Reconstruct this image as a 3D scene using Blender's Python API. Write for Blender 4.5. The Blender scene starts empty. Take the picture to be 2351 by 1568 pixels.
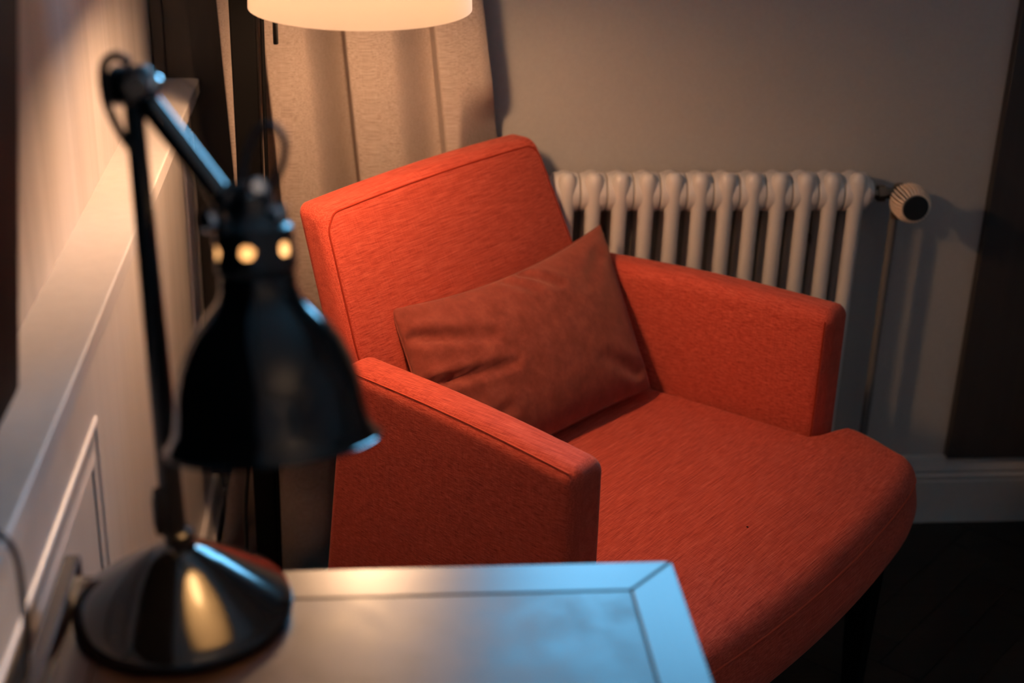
import bpy, bmesh, math, random
import numpy as np
from mathutils import Vector, Matrix
random.seed(4)
SC = bpy.context.scene
COL = SC.collection
PI = math.pi

# ------------------------------------------------------------------ camera
F_PX, W_PX = 3400.0, 2351.0
CAM_Z = 1.51
RIGHT = Vector((0.99570886, -0.08812682, 0.02824065))
DOWN = Vector((-0.01038568, -0.40965618, -0.91218088))
FWD = Vector((0.09195656, 0.90797328, -0.40881354))
cam_d = bpy.data.cameras.new('camera')
cam_d.sensor_width = 36.0
cam_d.lens = F_PX / W_PX * 36.0
cam_d.clip_start = 0.02
cam_d.dof.use_dof = True
cam_d.dof.focus_distance = 2.03
cam_d.dof.aperture_fstop = 2.7
cam = bpy.data.objects.new('camera', cam_d)
m = Matrix((( RIGHT.x, -DOWN.x, -FWD.x, 0.0), (RIGHT.y, -DOWN.y, -FWD.y, 0.0),
            (RIGHT.z, -DOWN.z, -FWD.z, CAM_Z), (0, 0, 0, 1)))
cam.matrix_world = m
COL.objects.link(cam)
SC.camera = cam

# ------------------------------------------------------------------ sky, exposure
world = bpy.data.worlds.new('dusk_sky')
world.use_nodes = True
bg = world.node_tree.nodes['Background']
bg.inputs['Color'].default_value = (0.21, 0.62, 1.0, 1)
bg.inputs['Strength'].default_value = 23.0
SC.world = world
WIN = (0.22, 0.96, 1.26, 2.04)          # the window above the radiator: x0, x1, z0, z1
BACK = 2.475                            # the back wall
portal_d = bpy.data.lights.new('window_portal', 'AREA')
portal_d.shape = 'RECTANGLE'
portal_d.size = WIN[1] - WIN[0]
portal_d.size_y = WIN[3] - WIN[2]
portal_d.cycles.is_portal = True
portal = bpy.data.objects.new('window_portal', portal_d)
portal.location = ((WIN[0] + WIN[1]) / 2, BACK + 0.16, (WIN[2] + WIN[3]) / 2)
portal.rotation_euler = (-PI / 2, 0, 0)
COL.objects.link(portal)
vs = SC.view_settings
vs.view_transform = 'Standard'
vs.look = 'None'
vs.exposure = 0.2
vs.gamma = 1.0
vs.use_curve_mapping = False
FLOOR_BULB = 235.0                      # radiance of the floor lamp's bulb
DESK_BULB = 28.0                        # radiance of the desk lamp's bulb
FILL_BULB = 300.0                         # radiance of the bulb in the unseen lamp added for fill

# ------------------------------------------------------------------ materials
def new_mat(name):
    mt = bpy.data.materials.new(name)
    mt.use_nodes = True
    nt = mt.node_tree
    return mt, nt, nt.nodes['Principled BSDF']

def plain(name, col, rough=0.5, metal=0.0, spec=0.5, coat=0.0, ior=1.5):
    mt, nt, b = new_mat(name)
    b.inputs['Base Color'].default_value = (*col, 1)
    b.inputs['Roughness'].default_value = rough
    b.inputs['Metallic'].default_value = metal
    b.inputs['Specular IOR Level'].default_value = spec
    b.inputs['Coat Weight'].default_value = coat
    b.inputs['IOR'].default_value = ior
    return mt

def noise_node(nt, scale3, detail=3.0, rough=0.55, coord='Object'):
    tc = nt.nodes.new('ShaderNodeTexCoord')
    mp = nt.nodes.new('ShaderNodeMapping')
    mp.inputs['Scale'].default_value = scale3
    nz = nt.nodes.new('ShaderNodeTexNoise')
    nz.inputs['Scale'].default_value = 1.0
    nz.inputs['Detail'].default_value = detail
    nz.inputs['Roughness'].default_value = rough
    nt.links.new(tc.outputs[coord], mp.inputs['Vector'])
    nt.links.new(mp.outputs['Vector'], nz.inputs['Vector'])
    return nz.outputs['Fac']

def ramp(nt, fac, stops):
    r = nt.nodes.new('ShaderNodeValToRGB')
    els = r.color_ramp.elements
    while len(els) < len(stops):
        els.new(0.5)
    for e, (p, c) in zip(els, stops):
        e.position = p
        e.color = (*c, 1)
    nt.links.new(fac, r.inputs['Fac'])
    return r.outputs['Color']

def mixc(nt, a, b, fac, mode='MIX'):
    mx = nt.nodes.new('ShaderNodeMix')
    mx.data_type = 'RGBA'
    mx.blend_type = mode
    if isinstance(fac, float):
        mx.inputs[0].default_value = fac
    else:
        nt.links.new(fac, mx.inputs[0])
    for s, v in ((6, a), (7, b)):
        if isinstance(v, tuple):
            mx.inputs[s].default_value = (*v, 1)
        else:
            nt.links.new(v, mx.inputs[s])
    return mx.outputs[2]

def mathn(nt, op, a, b):
    n = nt.nodes.new('ShaderNodeMath')
    n.operation = op
    for i, v in enumerate((a, b)):
        if isinstance(v, (int, float)):
            n.inputs[i].default_value = v
        else:
            nt.links.new(v, n.inputs[i])
    return n.outputs[0]

def bump(nt, b, height, strength, dist):
    bp = nt.nodes.new('ShaderNodeBump')
    bp.inputs['Strength'].default_value = strength
    bp.inputs['Distance'].default_value = dist
    nt.links.new(height, bp.inputs['Height'])
    nt.links.new(bp.outputs['Normal'], b.inputs['Normal'])

def woven(name, dark, mid, light, axis, slub=(1000, 26), strength=0.5, sheen=0.15, cross=0.25):
    """slubby woven cloth whose heavier threads run along one axis of the part"""
    mt, nt, b = new_mat(name)
    s = [slub[0]] * 3
    s[axis] = slub[1]
    n1 = noise_node(nt, tuple(s), 1.0)
    s2 = [480.0] * 3
    s2[axis] = 9.0
    n2 = noise_node(nt, tuple(s2), 2.0)
    s3 = [70.0] * 3
    s3[axis] = 1100.0
    n3 = noise_node(nt, tuple(s3), 2.0)
    h = mathn(nt, 'ADD', mathn(nt, 'MULTIPLY', n1, 0.55), mathn(nt, 'MULTIPLY', n2, 0.20))
    h = mathn(nt, 'ADD', h, mathn(nt, 'MULTIPLY', n3, cross))
    col = ramp(nt, h, [(0.34, dark), (0.50, mid), (0.68, light)])
    nt.links.new(col, b.inputs['Base Color'])
    b.inputs['Roughness'].default_value = 0.88
    b.inputs['Specular IOR Level'].default_value = 0.2
    b.inputs['Sheen Weight'].default_value = sheen
    b.inputs['Sheen Roughness'].default_value = 0.4
    b.inputs['Sheen Tint'].default_value = (1.0, 0.6, 0.45, 1)
    bump(nt, b, h, strength, 0.0016)
    return mt

RED_D, RED_M, RED_L = (0.29, 0.030, 0.016), (0.50, 0.066, 0.036), (0.66, 0.125, 0.075)
M = {}
M['red_across'] = woven('orange_red_weave_across', RED_D, RED_M, RED_L, 1)
M['red_along'] = woven('orange_red_weave_along', RED_D, RED_M, RED_L, 0)
M['red_seam'] = plain('orange_red_seam_thread', (0.30, 0.028, 0.012), 0.9, spec=0.1)
M['red_piping'] = plain('orange_red_piping', (0.62, 0.085, 0.04), 0.85, spec=0.2)
M['linen'] = woven('beige_linen', (0.25, 0.187, 0.155), (0.36, 0.275, 0.230), (0.45, 0.355, 0.30), 0, (1000, 24), 0.25, 0.05, 0.20)
M['linen'].node_tree.nodes['Principled BSDF'].inputs['Sheen Tint'].default_value = (1, 1, 1, 1)

mt, nt, b = new_mat('rust_suede')
n1 = noise_node(nt, (38, 38, 38), 5.0, 0.65)
n2 = noise_node(nt, (900, 900, 900), 2.0)
nt.links.new(ramp(nt, n1, [(0.25, (0.165, 0.029, 0.018)), (0.52, (0.225, 0.044, 0.028)), (0.8, (0.30, 0.068, 0.043))]), b.inputs['Base Color'])
b.inputs['Roughness'].default_value = 0.92
b.inputs['Specular IOR Level'].default_value = 0.15
b.inputs['Sheen Weight'].default_value = 0.3
b.inputs['Sheen Tint'].default_value = (1.0, 0.55, 0.4, 1)
bump(nt, b, mathn(nt, 'ADD', n2, mathn(nt, 'MULTIPLY', n1, 1.5)), 0.25, 0.0015)
M['suede'] = mt

def paint(name, col, rough=0.5, var=0.06, bscale=(60, 60, 60), bstr=0.08, bdist=0.002):
    mt, nt, b = new_mat(name)
    n = noise_node(nt, bscale, 4.0)
    lo = tuple(c * (1 - var) for c in col)
    hi = tuple(min(1, c * (1 + var)) for c in col)
    nt.links.new(ramp(nt, n, [(0.3, lo), (0.7, hi)]), b.inputs['Base Color'])
    b.inputs['Roughness'].default_value = rough
    bump(nt, b, n, bstr, bdist)
    return mt

M['taupe'] = paint('taupe_wall_paint', (0.38, 0.335, 0.30), 0.75, 0.03, (180, 180, 180), 0.12, 0.001)
M['cream'] = paint('cream_satin_wainscot', (0.70, 0.625, 0.59), 0.28, 0.05, (22, 22, 1.2), 0.35, 0.004)
M['cream_flat'] = paint('cream_trim_paint', (0.68, 0.62, 0.595), 0.35, 0.03)
M['veneer'] = paint('pale_veneer_wall', (0.48, 0.43, 0.425), 0.46, 0.10, (26, 26, 0.8), 0.4, 0.004)
M['greige'] = paint('greige_trim_paint', (0.44, 0.37, 0.32), 0.45, 0.03)
M['ceiling'] = plain('ceiling_white', (0.8, 0.77, 0.73), 0.9)
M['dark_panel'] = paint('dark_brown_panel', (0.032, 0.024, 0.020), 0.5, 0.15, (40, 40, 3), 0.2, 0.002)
M['radiator'] = paint('radiator_enamel', (0.62, 0.545, 0.485), 0.32, 0.02)
M['pipe_grey'] = plain('dark_grey_pipe_paint', (0.13, 0.115, 0.105), 0.45)
M['brass_dark'] = plain('dark_bronze', (0.16, 0.12, 0.09), 0.35, 0.9)
M['valve_gold'] = plain('pale_gold_ribs', (0.85, 0.66, 0.50), 0.4, 0.1)
M['black_plastic'] = plain('black_plastic', (0.008, 0.008, 0.008), 0.35)
M['black_lacquer'] = plain('black_lacquer', (0.003, 0.003, 0.0034), 0.10, 0.0, 0.5, 0.0, 1.5)
M['black_glaze'] = plain('black_glazed_metal', (0.003, 0.003, 0.0034), 0.12, 0.0, 0.65, 0.0, 1.55)
M['black_gloss'] = plain('black_gloss_tube', (0.004, 0.004, 0.005), 0.22, 0.0, 0.9, 0.0, 1.7)
M['black_satin'] = plain('black_satin_metal', (0.006, 0.006, 0.007), 0.3, 0.0, 0.6)
M['black_matt'] = plain('black_matt_wood', (0.0025, 0.002, 0.002), 0.7, 0.0, 0.06)
M['cord'] = plain('black_cord', (0.006, 0.006, 0.006), 0.6)
M['chrome'] = plain('chrome', (0.75, 0.75, 0.76), 0.18, 1.0)
M['white_liner'] = plain('white_shade_liner', (0.8, 0.74, 0.66), 0.6)
M['grey_liner'] = plain('grey_cap_liner', (0.4, 0.36, 0.32), 0.6)
M['white_thread'] = plain('white_thread', (0.8, 0.78, 0.74), 0.8)
M['screen'] = plain('television_screen', (0.003, 0.002, 0.002), 0.5, 0.0, 0.03)

def wood(name, c0, c1, rough, axis, spec=0.5, ior=1.5, scale=(60, 2.5)):
    mt, nt, b = new_mat(name)
    s = [scale[0]] * 3
    s[axis] = scale[1]
    n = noise_node(nt, tuple(s), 4.0)
    nt.links.new(ramp(nt, n, [(0.3, c0), (0.7, c1)]), b.inputs['Base Color'])
    b.inputs['Roughness'].default_value = rough
    b.inputs['Specular IOR Level'].default_value = spec
    b.inputs['IOR'].default_value = ior
    bump(nt, b, n, 0.08, 0.001)
    return mt

M['desk_y'] = wood('dark_red_brown_desk_wood', (0.014, 0.0055, 0.005), (0.022, 0.010, 0.008), 0.30, 1, 0.5, 1.46)
M['desk_x'] = wood('dark_red_brown_desk_wood_cross', (0.014, 0.0055, 0.005), (0.022, 0.010, 0.008), 0.30, 0, 0.5, 1.46)
mt, nt, b = new_mat('desk_leather_inset')
n1 = noise_node(nt, (24, 24, 24), 5.0, 0.6)
nt.links.new(ramp(nt, n1, [(0.3, (0.013, 0.006, 0.005)), (0.7, (0.032, 0.016, 0.012))]), b.inputs['Base Color'])
nt.links.new(mathn(nt, 'ADD', mathn(nt, 'MULTIPLY', n1, 0.30), 0.20), b.inputs['Roughness'])
b.inputs['IOR'].default_value = 1.42
bump(nt, b, n1, 0.06, 0.002)
M['desk_inset'] = mt
M['plank'] = wood('dark_oak_parquet', (0.012, 0.007, 0.005), (0.022, 0.013, 0.009), 0.45, 0, 0.3, 1.45, (70, 3))
M['plank_b'] = wood('dark_oak_parquet_second', (0.015, 0.009, 0.006), (0.028, 0.017, 0.011), 0.45, 0, 0.3, 1.45, (70, 3))
M['subfloor'] = plain('dark_floor_joint', (0.006, 0.004, 0.003), 0.8)

def emitter(name, col, strength):
    mt = bpy.data.materials.new(name)
    mt.use_nodes = True
    nt = mt.node_tree
    nt.nodes.clear()
    o = nt.nodes.new('ShaderNodeOutputMaterial')
    e = nt.nodes.new('ShaderNodeEmission')
    e.inputs['Color'].default_value = (*col, 1)
    e.inputs['Strength'].default_value = strength
    nt.links.new(e.outputs[0], o.inputs['Surface'])
    return mt

M['bulb_floor'] = emitter('warm_bulb_floor_lamp', (1.0, 0.60, 0.33), FLOOR_BULB)
M['fill_bulb'] = emitter('warm_fill_bulb', (1.0, 0.70, 0.47), FILL_BULB)
M['bulb_desk'] = emitter('warm_bulb_desk_lamp', (1.0, 0.55, 0.22), DESK_BULB)

mt = bpy.data.materials.new('cream_lampshade_cloth')
mt.use_nodes = True
nt = mt.node_tree
nt.nodes.clear()
o_ = nt.nodes.new('ShaderNodeOutputMaterial')
d_ = nt.nodes.new('ShaderNodeBsdfDiffuse'); d_.inputs['Color'].default_value = (0.66, 0.60, 0.54, 1)
t_ = nt.nodes.new('ShaderNodeBsdfTranslucent'); t_.inputs['Color'].default_value = (0.42, 0.34, 0.28, 1)
x_ = nt.nodes.new('ShaderNodeMixShader'); x_.inputs[0].default_value = 0.12
nt.links.new(d_.outputs[0], x_.inputs[1]); nt.links.new(t_.outputs[0], x_.inputs[2]); nt.links.new(x_.outputs[0], o_.inputs['Surface'])
M['shade_cloth'] = mt

mt = bpy.data.materials.new('window_glass')
mt.use_nodes = True
nt = mt.node_tree
nt.nodes.clear()
o_ = nt.nodes.new('ShaderNodeOutputMaterial')
tr = nt.nodes.new('ShaderNodeBsdfTransparent'); tr.inputs['Color'].default_value = (0.95, 0.98, 1, 1)
gl = nt.nodes.new('ShaderNodeBsdfGlossy'); gl.inputs['Roughness'].default_value = 0.02
fr = nt.nodes.new('ShaderNodeFresnel'); fr.inputs['IOR'].default_value = 1.3
x_ = nt.nodes.new('ShaderNodeMixShader')
nt.links.new(fr.outputs[0], x_.inputs[0]); nt.links.new(tr.outputs[0], x_.inputs[1]); nt.links.new(gl.outputs[0], x_.inputs[2]); nt.links.new(x_.outputs[0], o_.inputs['Surface'])
M['glass'] = mt

# ------------------------------------------------------------------ mesh helpers
class MB:
    """collects vertices and faces, then links them as one mesh object"""
    def __init__(self):
        self.v, self.f = [], []
    def add(self, verts, faces):
        o = len(self.v)
        self.v += [tuple(p) for p in verts]
        self.f += [tuple(i + o for i in fc) for fc in faces]
        return self
    def box(self, x0, x1, y0, y1, z0, z1):
        v = [(x, y, z) for x in (x0, x1) for y in (y0, y1) for z in (z0, z1)]
        return self.add(v, [(0, 1, 3, 2), (4, 6, 7, 5), (0, 4, 5, 1), (2, 3, 7, 6), (0, 2, 6, 4), (1, 5, 7, 3)])
    def lathe(self, prof, seg=48, mat=None, cap0=True, cap1=True):
        """profile of (radius, height) turned round local z, then placed by mat"""
        v, f = [], []
        n = len(prof)
        for k in range(seg):
            a = 2 * PI * k / seg
            for r, h in prof:
                v.append((r * math.cos(a), r * math.sin(a), h))
        for k in range(seg):
            k2 = (k + 1) % seg
            for i in range(n - 1):
                f.append((k * n + i, k2 * n + i, k2 * n + i + 1, k * n + i + 1))
        if cap0:
            f.append(tuple(k * n for k in reversed(range(seg))))
        if cap1:
            f.append(tuple(k * n + n - 1 for k in range(seg)))
        if mat is not None:
            v = [tuple(mat @ Vector(p)) for p in v]
        return self.add(v, f)
    def tube(self, pts, rad, seg=12, caps=True):
        pts = [Vector(p) for p in pts]
        n = len(pts)
        rads = rad if isinstance(rad, (list, tuple)) else [rad] * n
        tans = []
        for i in range(n):
            t = pts[min(i + 1, n - 1)] - pts[max(i - 1, 0)]
            tans.append(t.normalized())
        ref = Vector((0, 0, 1)) if abs(tans[0].z) < 0.9 else Vector((1, 0, 0))
        nrm = (ref - tans[0] * ref.dot(tans[0])).normalized()
        v, f = [], []
        for i in range(n):
            nrm = (nrm - tans[i] * nrm.dot(tans[i])).normalized()
            bn = tans[i].cross(nrm)
            for k in range(seg):
                a = 2 * PI * k / seg
                v.append(tuple(pts[i] + (nrm * math.cos(a) + bn * math.sin(a)) * rads[i]))
        for i in range(n - 1):
            for k in range(seg):
                k2 = (k + 1) % seg
                f.append((i * seg + k, i * seg + k2, (i + 1) * seg + k2, (i + 1) * seg + k))
        if caps:
            f.append(tuple(reversed(range(seg))))
            f.append(tuple((n - 1) * seg + k for k in range(seg)))
        return self.add(v, f)
    def prism(self, prof, fn, t0, t1):
        """closed 2D profile swept between t0 and t1; fn(a, b, t) gives the point"""
        n = len(prof)
        v = [fn(a, b, t0) for a, b in prof] + [fn(a, b, t1) for a, b in prof]
        f = [(i, (i + 1) % n, n + (i + 1) % n, n + i) for i in range(n)]
        f += [tuple(reversed(range(n))), tuple(range(n, 2 * n))]
        return self.add(v, f)
    def sphere(self, c, r, sc=(1, 1, 1), seg=20, rings=12):
        prof = [(max(1e-5, math.sin(PI * i / rings)) * r, -math.cos(PI * i / rings) * r) for i in range(rings + 1)]
        mt = Matrix.Translation(c) @ Matrix.Diagonal((*sc, 1))
        return self.lathe(prof, seg, mt, False, False)
    def build(self, name, material, parent=None, smooth=True, angle=40, bevel=0.0):
        me = bpy.data.meshes.new(name)
        me.from_pydata(self.v, [], self.f)
        bm = bmesh.new()
        bm.from_mesh(me)
        bmesh.ops.recalc_face_normals(bm, faces=bm.faces)
        bm.to_mesh(me)
        bm.free()
        me.materials.append(material)
        if smooth:
            me.polygons.foreach_set('use_smooth', [True] * len(me.polygons))
            me.set_sharp_from_angle(angle=math.radians(angle))
        ob = bpy.data.objects.new(name, me)
        COL.objects.link(ob)
        if parent is not None:
            ob.parent = parent
        if bevel > 0:
            bv = ob.modifiers.new('bevel', 'BEVEL')
            bv.width = bevel
            bv.segments = 3
            bv.limit_method = 'ANGLE'
        return ob

def axis_lines(h, r, n, k=5):
    """coordinates along one side of a rounded box, denser in the rounded ends"""
    e = [h - r + r * math.tan(PI / 4 * i / k) for i in range(k + 1)]
    mid = [(-1 + 2 * i / n) * (h - r) for i in range(1, n)]
    return [-x for x in reversed(e)] + mid + e

def rbox(hx, hy, hz, r, n=(10, 10, 10), warp=None):
    """rounded box as a quad mesh, each vertex sent through warp(x, y, z)"""
    L = [axis_lines(h, r, c) for h, c in zip((hx, hy, hz), n)]
    H = (hx, hy, hz)
    idx, V, Fc = {}, [], []
    def vert(p):
        key = (round(p[0], 6), round(p[1], 6), round(p[2], 6))
        if key not in idx:
            q = [max(-(H[i] - r), min(H[i] - r, p[i])) for i in range(3)]
            d = Vector([p[i] - q[i] for i in range(3)])
            d = d.normalized() * r
            w = (q[0] + d.x, q[1] + d.y, q[2] + d.z)
            idx[key] = len(V)
            V.append(warp(*w) if warp else w)
        return idx[key]
    for ax in range(3):
        a1, a2 = (ax + 1) % 3, (ax + 2) % 3
        for s in (-1, 1):
            for i in range(len(L[a1]) - 1):
                for j in range(len(L[a2]) - 1):
                    quad = []
                    for di, dj in ((0, 0), (1, 0), (1, 1), (0, 1)):
                        p = [0, 0, 0]
                        p[ax] = s * H[ax]
                        p[a1] = L[a1][i + di]
                        p[a2] = L[a2][j + dj]
                        quad.append(vert(p))
                    if s < 0:
                        quad.reverse()
                    Fc.append(tuple(quad))
    return MB().add(V, Fc)

def smooth01(x, a, b):
    t = max(0.0, min(1.0, (x - a) / (b - a)))
    return t * t * (3 - 2 * t)

def catmull(pts, n=8):
    P = [Vector(p) for p in pts]
    P = [P[0] * 2 - P[1]] + P + [P[-1] * 2 - P[-2]]
    out = []
    for i in range(1, len(P) - 2):
        p0, p1, p2, p3 = P[i - 1:i + 3]
        for k in range(n):
            t = k / n
            out.append(0.5 * ((2 * p1) + (p2 - p0) * t + (2 * p0 - 5 * p1 + 4 * p2 - p3) * t * t + (3 * p1 - p0 - 3 * p2 + p3) * t ** 3))
    out.append(P[-2])
    return out

def tag(o, label, cat, group=None):
    o['label'] = label
    o['category'] = cat
    if group:
        o['group'] = group
    return o

def thing(name, label, cat, loc=(0, 0, 0), rotz=0.0, group=None):
    e = bpy.data.objects.new(name, None)
    e.empty_display_size = 0.05
    e.location = loc
    e.rotation_euler = (0, 0, rotz)
    COL.objects.link(e)
    return tag(e, label, cat, group)

def struct(o, label=None):
    o['kind'] = 'structure'
    if label:
        o['label'] = label
    return o

def axis_mat(origin, zdir, xref=(1, 0, 0)):
    z = Vector(zdir).normalized()
    x = Vector(xref)
    x = (x - z * x.dot(z)).normalized()
    y = z.cross(x)
    return Matrix(((x.x, y.x, z.x, origin[0]), (x.y, y.y, z.y, origin[1]), (x.z, y.z, z.z, origin[2]), (0, 0, 0, 1)))

# ------------------------------------------------------------------ the room
XL, XR, YF, ZC = -0.360, 2.40, -1.70, 2.65      # upper left wall, right wall, wall behind the camera, ceiling
XW, XS, ZS = -0.305, -0.286, 0.890              # wainscot face, ledge front edge, ledge top

fl = struct(MB().box(XL - 0.15, XR + 0.15, YF - 0.15, BACK + 0.2, -0.12, -0.006).build('floor', M['subfloor'], smooth=False), 'dark herringbone parquet floor')
# herringbone boards, each its own piece, over the part of the room in view
BW, BL = 0.075, 0.375
def clip(poly, ax, lim, keep_less):
    out = []
    for i in range(len(poly)):
        p, q = poly[i], poly[(i + 1) % len(poly)]
        ip = (p[ax] <= lim) == keep_less
        iq = (q[ax] <= lim) == keep_less
        if ip:
            out.append(p)
        if ip != iq:
            t = (lim - p[ax]) / (q[ax] - p[ax])
            out.append((p[0] + (q[0] - p[0]) * t, p[1] + (q[1] - p[1]) * t))
    return out
c45 = math.cos(PI / 4)
count = 0
GP = 0.0009
for r in range(-24, 40):
    for c in range(-10, 12):
        for kind in (0, 1):
            # staircase of upright and lying boards in the turned frame
            ox = r * BW + c * BL * 2 * 0 + c * (BL + BL)
            oy = r * BW
            if kind == 0:
                rect = (ox, oy, ox + BL, oy + BW)
            else:
                rect = (ox + BL, oy + BW - BL, ox + BL + BW, oy + BW) if False else (ox - BW, oy, ox, oy + BL)
            x0, y0, x1, y1 = rect[0] + GP, rect[1] + GP, rect[2] - GP, rect[3] - GP
            pts = [(x0, y0), (x1, y0), (x1, y1), (x0, y1)]
            pts = [((x - y) * c45 + 0.9, (x + y) * c45 + 1.0) for x, y in pts]
            cx = sum(p[0] for p in pts) / 4
            cy = sum(p[1] for p in pts) / 4
            if not (-0.45 < cx < 1.95 and 0.95 < cy < 2.6):
                continue
            pts = clip(pts, 0, XW + 0.012, False)
            if len(pts) > 2:
                pts = clip(pts, 1, BACK - 0.012, True)
            if len(pts) < 3:
                continue
            mb = MB()
            n = len(pts)
            zt = random.uniform(-0.0004, 0.0)
            mb.add([(p[0], p[1], -0.007) for p in pts] + [(p[0], p[1], zt) for p in pts],
                   [(i, (i + 1) % n, n + (i + 1) % n, n + i) for i in range(n)] + [tuple(range(n, 2 * n))])
            mb.build('plank', M['plank'] if random.random() < 0.5 else M['plank_b'], fl, smooth=False)
            count += 1

ce = struct(MB().box(XL - 0.15, XR + 0.15, YF - 0.15, BACK + 0.2, ZC, ZC + 0.1).build('ceiling', M['ceiling'], smooth=False))
wx0, wx1, wz0, wz1 = WIN
mb = MB()
mb.box(XL - 0.15, wx0, BACK, BACK + 0.2, 0, ZC).box(wx1, XR + 0.15, BACK, BACK + 0.2, 0, ZC)
mb.box(wx0, wx1, BACK, BACK + 0.2, 0, wz0).box(wx0, wx1, BACK, BACK + 0.2, wz1, ZC)
wb = struct(mb.build('wall_back', M['taupe'], smooth=False), 'plain taupe grey wall behind the radiator')
wr = struct(MB().box(XR, XR + 0.15, YF - 0.15, BACK, 0, ZC).build('wall_right', M['cream_flat'], smooth=False))
wf = struct(MB().box(XL - 0.15, XR, YF - 0.15, YF, 0, ZC).build('wall_front', M['cream_flat'], smooth=False))

up = thing('fill_uplighter', 'added fill lamp, unseen behind the viewer, white bowl on a slim pole', 'floor lamp', (0.95, -0.85, 0.0))  # unseen lamp added for soft warm fill bounced off the ceiling
MB().lathe([(0.14, 0), (0.14, 0.012), (0.02, 0.02)], 40).build('base', M['black_satin'], up, angle=30)
MB().tube([(0, 0, 0.018), (0, 0, 1.80)], 0.011, 16).build('pole', M['black_satin'], up)
MB().lathe([(0.012, 1.795), (0.06, 1.805), (0.12, 1.83), (0.165, 1.87), (0.185, 1.92), (0.183, 1.92), (0.162, 1.874), (0.118, 1.836), (0.06, 1.812), (0.012, 1.803)], 56, None, False, False).build('bowl', M['white_liner'], up, angle=50)
MB().sphere((0, 0, 1.86), 0.035).build('bulb', M['fill_bulb'], up)

# left wall: veneered upper wall, panelled wainscot below, deep ledge between
wl = struct(MB().box(XL - 0.15, XL, YF, BACK, ZS - 0.03, ZC).build('wall_left', M['veneer'], smooth=False), 'pale wall above the long ledge')
lw = MB().box(XL - 0.15, XW, YF, BACK, 0, ZS - 0.026).build('wainscot', M['cream'], wl, smooth=False)
led = MB().prism([(XL - 0.02, ZS - 0.026), (XS, ZS - 0.026), (XS, ZS), (XL - 0.02, ZS)], lambda a, b_, t: (a, t, b_), YF, BACK - 0.001).build('ledge', M['cream_flat'], wl, smooth=False, bevel=0.003)
MB().prism([(XW - 0.001, ZS - 0.060), (XW + 0.004, ZS - 0.058), (XW + 0.006, ZS - 0.045), (XW + 0.013, ZS - 0.034), (XW + 0.014, ZS - 0.026), (XW - 0.001, ZS - 0.026)],
           lambda a, b_, t: (a, t, b_), YF, BACK - 0.001).build('cove_moulding', M['cream_flat'], wl)
def frame_moulding(y0, y1, z0, z1):
    """raised rectangular moulding on the wainscot, four mitred lengths with two beads"""
    prof = [(0, 0), (0.003, 0.001), (0.0045, 0.005), (0.003, 0.009), (0.0015, 0.011), (0.0012, 0.030), (0.003, 0.033), (0.004, 0.038), (0.0025, 0.043), (0, 0.045)]
    def seg(pa, pb, na, nb):
        n = len(prof)
        v = [(XW + h - 0.0005, pa[0] + na[0] * d, pa[1] + na[1] * d) for h, d in prof] + [(XW + h - 0.0005, pb[0] + nb[0] * d, pb[1] + nb[1] * d) for h, d in prof]
        f = [(i, (i + 1) % n, n + (i + 1) % n, n + i) for i in range(n)]
        MB().add(v, f).build('panel_moulding', M['cream_flat'], wl, angle=60)
    c = [((y0, z0), (1, 1)), ((y1, z0), (-1, 1)), ((y1, z1), (-1, -1)), ((y0, z1), (1, -1))]
    for i in range(4):
        (pa, na), (pb, nb) = c[i], c[(i + 1) % 4]
        seg(pa, pb, na, nb)
frame_moulding(0.55, 1.472, 0.27, 0.765)
frame_moulding(2.335, 2.455, 0.27, 0.800)
frame_moulding(-0.50, 0.42, 0.27, 0.765)
# skirting boards
bb_prof = [(0, 0), (0.020, 0), (0.020, 0.092), (0.0175, 0.096), (0.0205, 0.099), (0.0205, 0.105), (0.016, 0.109), (0.016, 0.112), (0.018, 0.116), (0.012, 0.133), (0.012, 0.139), (0.009, 0.143), (0, 0.143)]
struct(MB().prism(bb_prof, lambda a, b_, t: (t, BACK - a, b_), XW + 0.02, XR).build('baseboard_back', M['greige'], angle=25), 'grooved greige baseboard under the radiator wall')
struct(MB().prism(bb_prof, lambda a, b_, t: (XW + a, t, b_), YF, BACK).build('baseboard_left', M['cream_flat'], angle=25), 'cream grooved baseboard along the panelled left wall')
struct(MB().prism(bb_prof, lambda a, b_, t: (XR - a, t, b_), YF, BACK).build('baseboard_right', M['greige'], angle=25))
# dark brown panel in the corner behind the curtain
tp = struct(MB().box(XL + 0.001, -0.10, BACK - 0.022, BACK - 0.0005, 0.145, ZC).build('trim_1', M['dark_panel'], smooth=False, bevel=0.002), 'dark brown upright panel in the corner behind the curtain')
MB().box(XL + 0.002, XL + 0.022, BACK - 0.032, BACK - 0.022, ZS, ZC - 0.002).build('corner_bead', M['dark_panel'], tp, smooth=False, bevel=0.002)
struct(MB().box(1.108, 1.80, BACK - 0.022, BACK - 0.0005, 0.145, ZC).build('trim_2', M['dark_panel'], smooth=False, bevel=0.002), 'dark brown upright panel at the right behind the shadowed curtain')
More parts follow.
